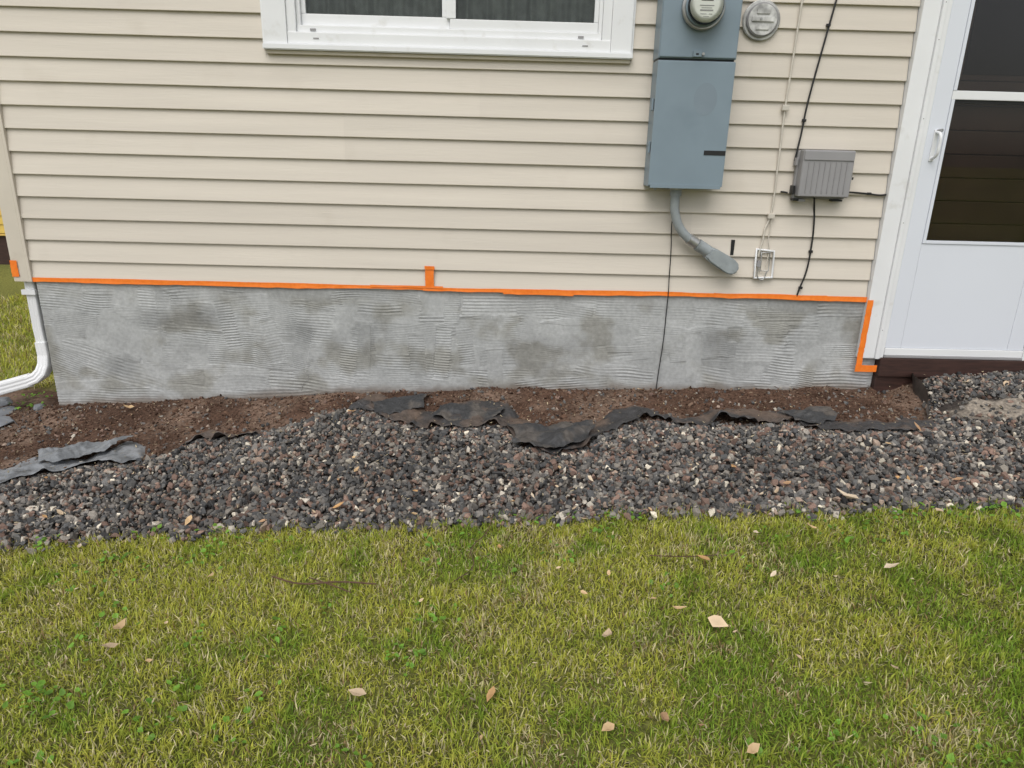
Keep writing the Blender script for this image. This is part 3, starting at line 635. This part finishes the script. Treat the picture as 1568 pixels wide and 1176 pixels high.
# ------------------------------------------------------------------ grass
def blades(name,x,y,hmin,hmax,wid,seed,zoff=0.0):
    r=np.random.default_rng(seed); n=len(x)
    z=gz(x,y)+np.where((x>-3.4)&(x<3.6),bump(x,y),0)-.004+zoff
    h=r.uniform(hmin,hmax,n)*(.70+.6*vnoise(x,y,.07,311)); az=r.uniform(0,2*np.pi,n); lean=np.abs(r.normal(.75,.42,n)).clip(.05,1.6)
    clump=vnoise(x,y,.03,312)*12.6; az=np.where(r.random(n)<.30,clump+r.normal(0,.7,n),az)
    w=wid*r.uniform(.6,1.3,n)
    d=np.stack([np.cos(az),np.sin(az)],1); s=np.stack([-d[:,1],d[:,0]],1)
    tw=r.normal(0,.6,n); s=np.stack([s[:,0]*np.cos(tw)-s[:,1]*np.sin(tw),s[:,0]*np.sin(tw)+s[:,1]*np.cos(tw)],1)
    V=np.zeros((n,5,3)); b=np.stack([x,y,z],1)
    l1=h*.5; l2=h*.5; a1=lean*.6; a2=lean*1.25
    m=b.copy(); m[:,:2]+=d*(l1*np.sin(a1))[:,None]; m[:,2]+=l1*np.cos(a1)
    t=m.copy(); t[:,:2]+=d*(l2*np.sin(a2))[:,None]; t[:,2]+=l2*np.cos(a2)
    sw=s*(w/2)[:,None]
    V[:,0]=b; V[:,0,:2]-=sw*.8; V[:,1]=b; V[:,1,:2]+=sw*.8; V[:,2]=m; V[:,2,:2]+=sw; V[:,3]=m; V[:,3,:2]-=sw; V[:,4]=t
    p=fnoise(x,y,.38,301,3); p2=fnoise(x,y,.11,321,4)
    yel=sstep(.32,.66,.35*p+.65*p2+.06*sstep(.3,-1.5,x)+.05*sstep(-1.55,-1.25,y)-.04*sstep(.5,1.6,x))
    thin=sstep(.58,.76,fnoise(x,y,.16,351,4))
    pick=r.random(n); q=r.random((n,1))
    G1=np.array([.145,.27,.028]);G2=np.array([.29,.43,.048]);Y1=np.array([.56,.55,.095]);ST=np.array([.76,.68,.40]);BR=np.array([.36,.24,.12])
    C=G1*(1-q)+G2*q
    k=(.10+yel*.75+r.normal(0,.18,n)).clip(0,1)[:,None]; C=C*(1-k)+Y1*k
    st=pick<(.05+.16*yel+.25*thin); C[st]=ST*r.uniform(.65,1.1,(st.sum(),1)); bb=(pick>.965-.10*thin); C[bb]=BR
    C*=r.uniform(.8,1.2,(n,1))
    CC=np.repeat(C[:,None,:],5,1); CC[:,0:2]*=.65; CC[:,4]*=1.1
    base=np.arange(n)*5
    loops=np.stack([base,base+1,base+2,base+3,base+3,base+2,base+4],1)
    st_=np.stack([np.arange(n)*7,np.arange(n)*7+4],1).ravel(); tt=np.tile([4,3],n)
    return np_mesh(name,V.reshape(-1,3),loops.ravel(),st_,tt,M_grass,CC.reshape(-1,3))
N=280000
gx=rng.uniform(-2.6,2.7,N); gy=rng.uniform(-2.8,-1.1,N); gy=np.where(rng.random(N)<.03,grassY(gx)+rng.normal(.0,.02,N),gy)
k=(gy<grassY(gx)+rng.normal(0,.016,N)); gx=gx[k];gy=gy[k]
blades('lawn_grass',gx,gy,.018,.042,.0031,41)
N=26000
gx=rng.uniform(-4.6,-2.42,N); gy=.25+rng.random(N)**1.3*4.3
k=(gx>-2.5-(gy)*.8-.6)&(gy>.32+.2*(vnoise(gx,gy,.2,93)-.5)); gx=gx[k];gy=gy[k]
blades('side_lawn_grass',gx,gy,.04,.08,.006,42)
def leaves_mesh(name,pos,size,cols,mat,seed,aspect=.62,curl=.25,tilt=.35):
    r=np.random.default_rng(seed); n=len(pos)
    ol=[(0,0),(.28,.42),(.62,.40),(1,0),(.62,-.40),(.28,-.42)]
    V=np.zeros((n,7,3)); base=np.array([(a-.5,b*aspect*1.15,0) for a,b in ol]+[(0,0,0)])
    az=r.uniform(0,6.28,n); ax=r.normal(0,tilt,n); ay=r.normal(0,tilt,n)
    ca,sa=np.cos(az),np.sin(az)
    for j in range(7):
        x,y,_=base[j]; jx=1+r.normal(0,.12,n); zc=curl*(x*x*1.0+y*y*3)*r.uniform(.3,1.6,n)
        lx=x*size*jx; ly=y*size*jx; lz=zc*size+lx*np.sin(ax)+ly*np.sin(ay)
        V[:,j,0]=pos[:,0]+lx*ca-ly*sa; V[:,j,1]=pos[:,1]+lx*sa+ly*ca; V[:,j,2]=pos[:,2]+lz
    b=np.arange(n)*7; tris=np.stack([np.stack([b+6,b+j,b+(j+1)%6],1) for j in range(6)],1).reshape(-1,3)
    CC=np.repeat(cols[:,None,:],7,1); CC[:,6]*=.8; CC[:,3]*=1.1
    return np_mesh(name,V.reshape(-1,3),tris.ravel(),np.arange(len(tris))*3,np.full(len(tris),3),mat,CC.reshape(-1,3))
pts=[]
for i in range(420):
    x=rng.uniform(-2.4,2.6); y=rng.uniform(-2.8,-1.2)
    if vnoise(np.array([x]),np.array([y]),.35,400)[0]<.42: continue
    m=rng.integers(3,10); pts.append(np.stack([rng.normal(x,.030,m),rng.normal(y,.030,m)],1))
for (x,y) in [(-1.95,-1.32),(-1.6,-1.29),(.45,-1.2),(1.5,-1.22),(1.9,-1.2),(-2.45,-.02),(-2.5,.1),(-.25,-1.9),(-.2,-1.75)]:
    m=22; pts.append(np.stack([rng.normal(x,.05,m),rng.normal(y,.03,m)],1))
pts=np.concatenate(pts); k=(pts[:,1]<grassY(pts[:,0])+.02)|(pts[:,1]>-.4); pts=pts[k]
n=len(pts); zz=gz(pts[:,0],pts[:,1])+bump(pts[:,0],pts[:,1])+rng.uniform(.012,.030,n)
cols=np.array([.19,.37,.05])*rng.uniform(.65,1.4,(n,1))
leaves_mesh('broadleaf_weeds',np.stack([pts[:,0],pts[:,1],zz],1),rng.uniform(.010,.022,n),cols,M_grass,51,aspect=.8)
# dry chaff / straw bits over soil, gravel and turf
N=3800
qx=rng.uniform(-2.6,2.8,N); qy=rng.uniform(-2.7,0,N)
hgt=np.where(qy<grassY(qx),rng.uniform(.012,.028,N),np.where(qy<edgeY(qx),.036,.024))
cols=np.array([.60,.50,.32])*rng.uniform(.35,1.15,(N,1))
leaves_mesh('dry_chaff',np.stack([qx,qy,gz(qx,qy)+bump(qx,qy)+hgt],1),rng.uniform(.006,.020,N),cols,M_leaf,71,aspect=.22,curl=.3,tilt=.25)
LP=[(1.30,-1.15),(1.87,-.57),(-.31,-1.20),(-1.13,-1.21),(.67,-1.51),(1.25,-1.57),(.53,-1.76),(.63,-1.82),(.31,-1.86),(-.01,-2.06),(.41,-2.15),(.27,-2.18),(.59,-2.25),(-1.08,-1.86),(-1.09,-1.78),(-.35,-2.05),(1.09,-1.34),(.72,-.04),(1.12,-1.03),(-.74,-.22),(2.6,-.03),(1.77,-1.04),(.36,-.98),(.05,-1.12),(2.1,-1.15),(2.25,-1.13),(-1.9,-.1),(.95,-.9),(-.6,-1.14),(2.35,-.15),(2.5,-.2)]
ex=[(rng.uniform(-2.3,2.5),rng.uniform(-2.6,-.7)) for _ in range(80)]
P_=np.array(LP+ex); n=len(P_); sz=np.concatenate([rng.uniform(.038,.056,len(LP)),rng.uniform(.014,.032,len(ex))]); sz[0]=.085
zz=gz(P_[:,0],P_[:,1])+bump(P_[:,0],P_[:,1])+np.where(P_[:,1]<-1.2,.034,.038); zz=np.where(P_[:,1]>-.3,zz-.012,zz)
lc=np.array([[.68,.52,.35],[.74,.61,.45],[.60,.36,.16],[.64,.45,.25],[.48,.30,.17]]); cols=lc[rng.integers(0,5,n)]*rng.uniform(.8,1.15,(n,1))
leaves_mesh('fallen_leaves',np.stack([P_[:,0],P_[:,1],zz],1),sz,cols,M_leaf,61,aspect=.5,curl=.7,tilt=.3)
tw=empty('twigs')
def twig(nm,pts,r): tube(nm,[(x,y,float(gz(x,y))+.032) for x,y in pts],r,M_twig,tw)
twig('stem_a',[(-.02,-1.2),(-.04,-1.32),(-.09,-1.42),(-.08,-1.52),(-.14,-1.60)],.0016)
twig('stem_b',[(-.72,-1.55),(-.62,-1.59),(-.5,-1.585),(-.38,-1.60)],.0026)
twig('stem_c',[(-.60,-1.56),(-.52,-1.60),(-.45,-1.64)],.002); twig('stem_d',[(.5,-1.48),(.62,-1.49),(.72,-1.485)],.0016)
for i in range(40):
    x=rng.uniform(-2.2,1.8); y=rng.uniform(-.25,-.01)
    if y<edgeY(x)+.02: continue
    a=rng.uniform(0,6.28); l=rng.uniform(.02,.07); z=float(gz(x,y))+float(soilz(np.array(x),np.array(y)))
    tube('soil_twig_%d'%i,[(x,y,z+.012),(x+l*.5*math.cos(a)+.004,y+l*.5*math.sin(a),z+.016),(x+l*math.cos(a),y+l*math.sin(a)*.6,z+.012)],.0012,M_twig,tw)

# ------------------------------------------------------------------ neighbouring yellow house
yh=empty('yellow_house')
siding('neighbor_siding',-13,-3.6,.13,3.2,yh,yf=5.0,base=(.66,.46,.10))
box('neighbor_wall',-13,-3.6,5.01,11,.12,3.2,M_yellow,yh); box('neighbor_foundation',-12.9,-3.7,5.03,10.9,-.6,.119,M_brown,yh)
box('neighbor_window',-8.4,-7.2,4.95,5.005,1.2,2.3,M_white,yh,.01); box('neighbor_window_glass',-8.3,-7.3,4.93,4.949,1.3,2.2,M_dark,yh)
mesh_obj('neighbor_roof',[(-13.4,4.6,3.1),(-3.2,4.6,3.1),(-3.2,8,4.9),(-13.4,8,4.9),(-13.4,11.4,3.1),(-3.2,11.4,3.1)],[(0,1,2,3),(3,2,5,4)],M_shingle,yh)
mesh_obj('neighbor_gable',[(-3.6,5,3.2),(-3.6,11,3.2),(-3.6,8,4.8)],[(0,1,2)],M_yellow,yh)

# ------------------------------------------------------------------ light, sky, camera
w=bpy.data.worlds.new('World'); S.world=w; w.use_nodes=True; nt=w.node_tree
sky=nt.nodes.new('ShaderNodeTexSky'); sky.sky_type='NISHITA'; sky.sun_disc=False
el,az=math.radians(55),math.radians(195)
sky.sun_elevation=el; sky.sun_rotation=az; sky.dust_density=3; sky.air_density=1
hs=nt.nodes.new('ShaderNodeHueSaturation'); hs.inputs['Saturation'].default_value=.30
nt.links.new(sky.outputs[0],hs.inputs['Color']); nt.links.new(hs.outputs[0],nt.nodes['Background'].inputs['Color'])
nt.nodes['Background'].inputs['Strength'].default_value=.15
sl=bpy.data.lights.new('sun','SUN'); sl.energy=1.45; sl.angle=math.radians(50); sl.color=(1,.97,.93)
so=bpy.data.objects.new('sun',sl); COL.objects.link(so)
sd=Vector((math.sin(az)*math.cos(el),math.cos(az)*math.cos(el),math.sin(el)))
so.rotation_euler=sd.to_track_quat('Z','Y').to_euler(); so.location=sd*20
cam=bpy.data.cameras.new('camera'); co=bpy.data.objects.new('camera',cam); COL.objects.link(co)
cam.sensor_width=36; cam.lens=1087/1568*36; cam.clip_end=500; cam.clip_start=.05
R=(Matrix.Rotation(math.radians(-0.9),4,'Z')@Matrix.Rotation(math.radians(90-18.3),4,'X')@Matrix.Rotation(math.radians(1.5),4,'Z'))
co.matrix_world=Matrix.Translation((0,-3.52,1.24))@R
S.camera=co
S.view_settings.view_transform='Standard'; S.view_settings.look='None'; S.view_settings.exposure=0; S.view_settings.gamma=1
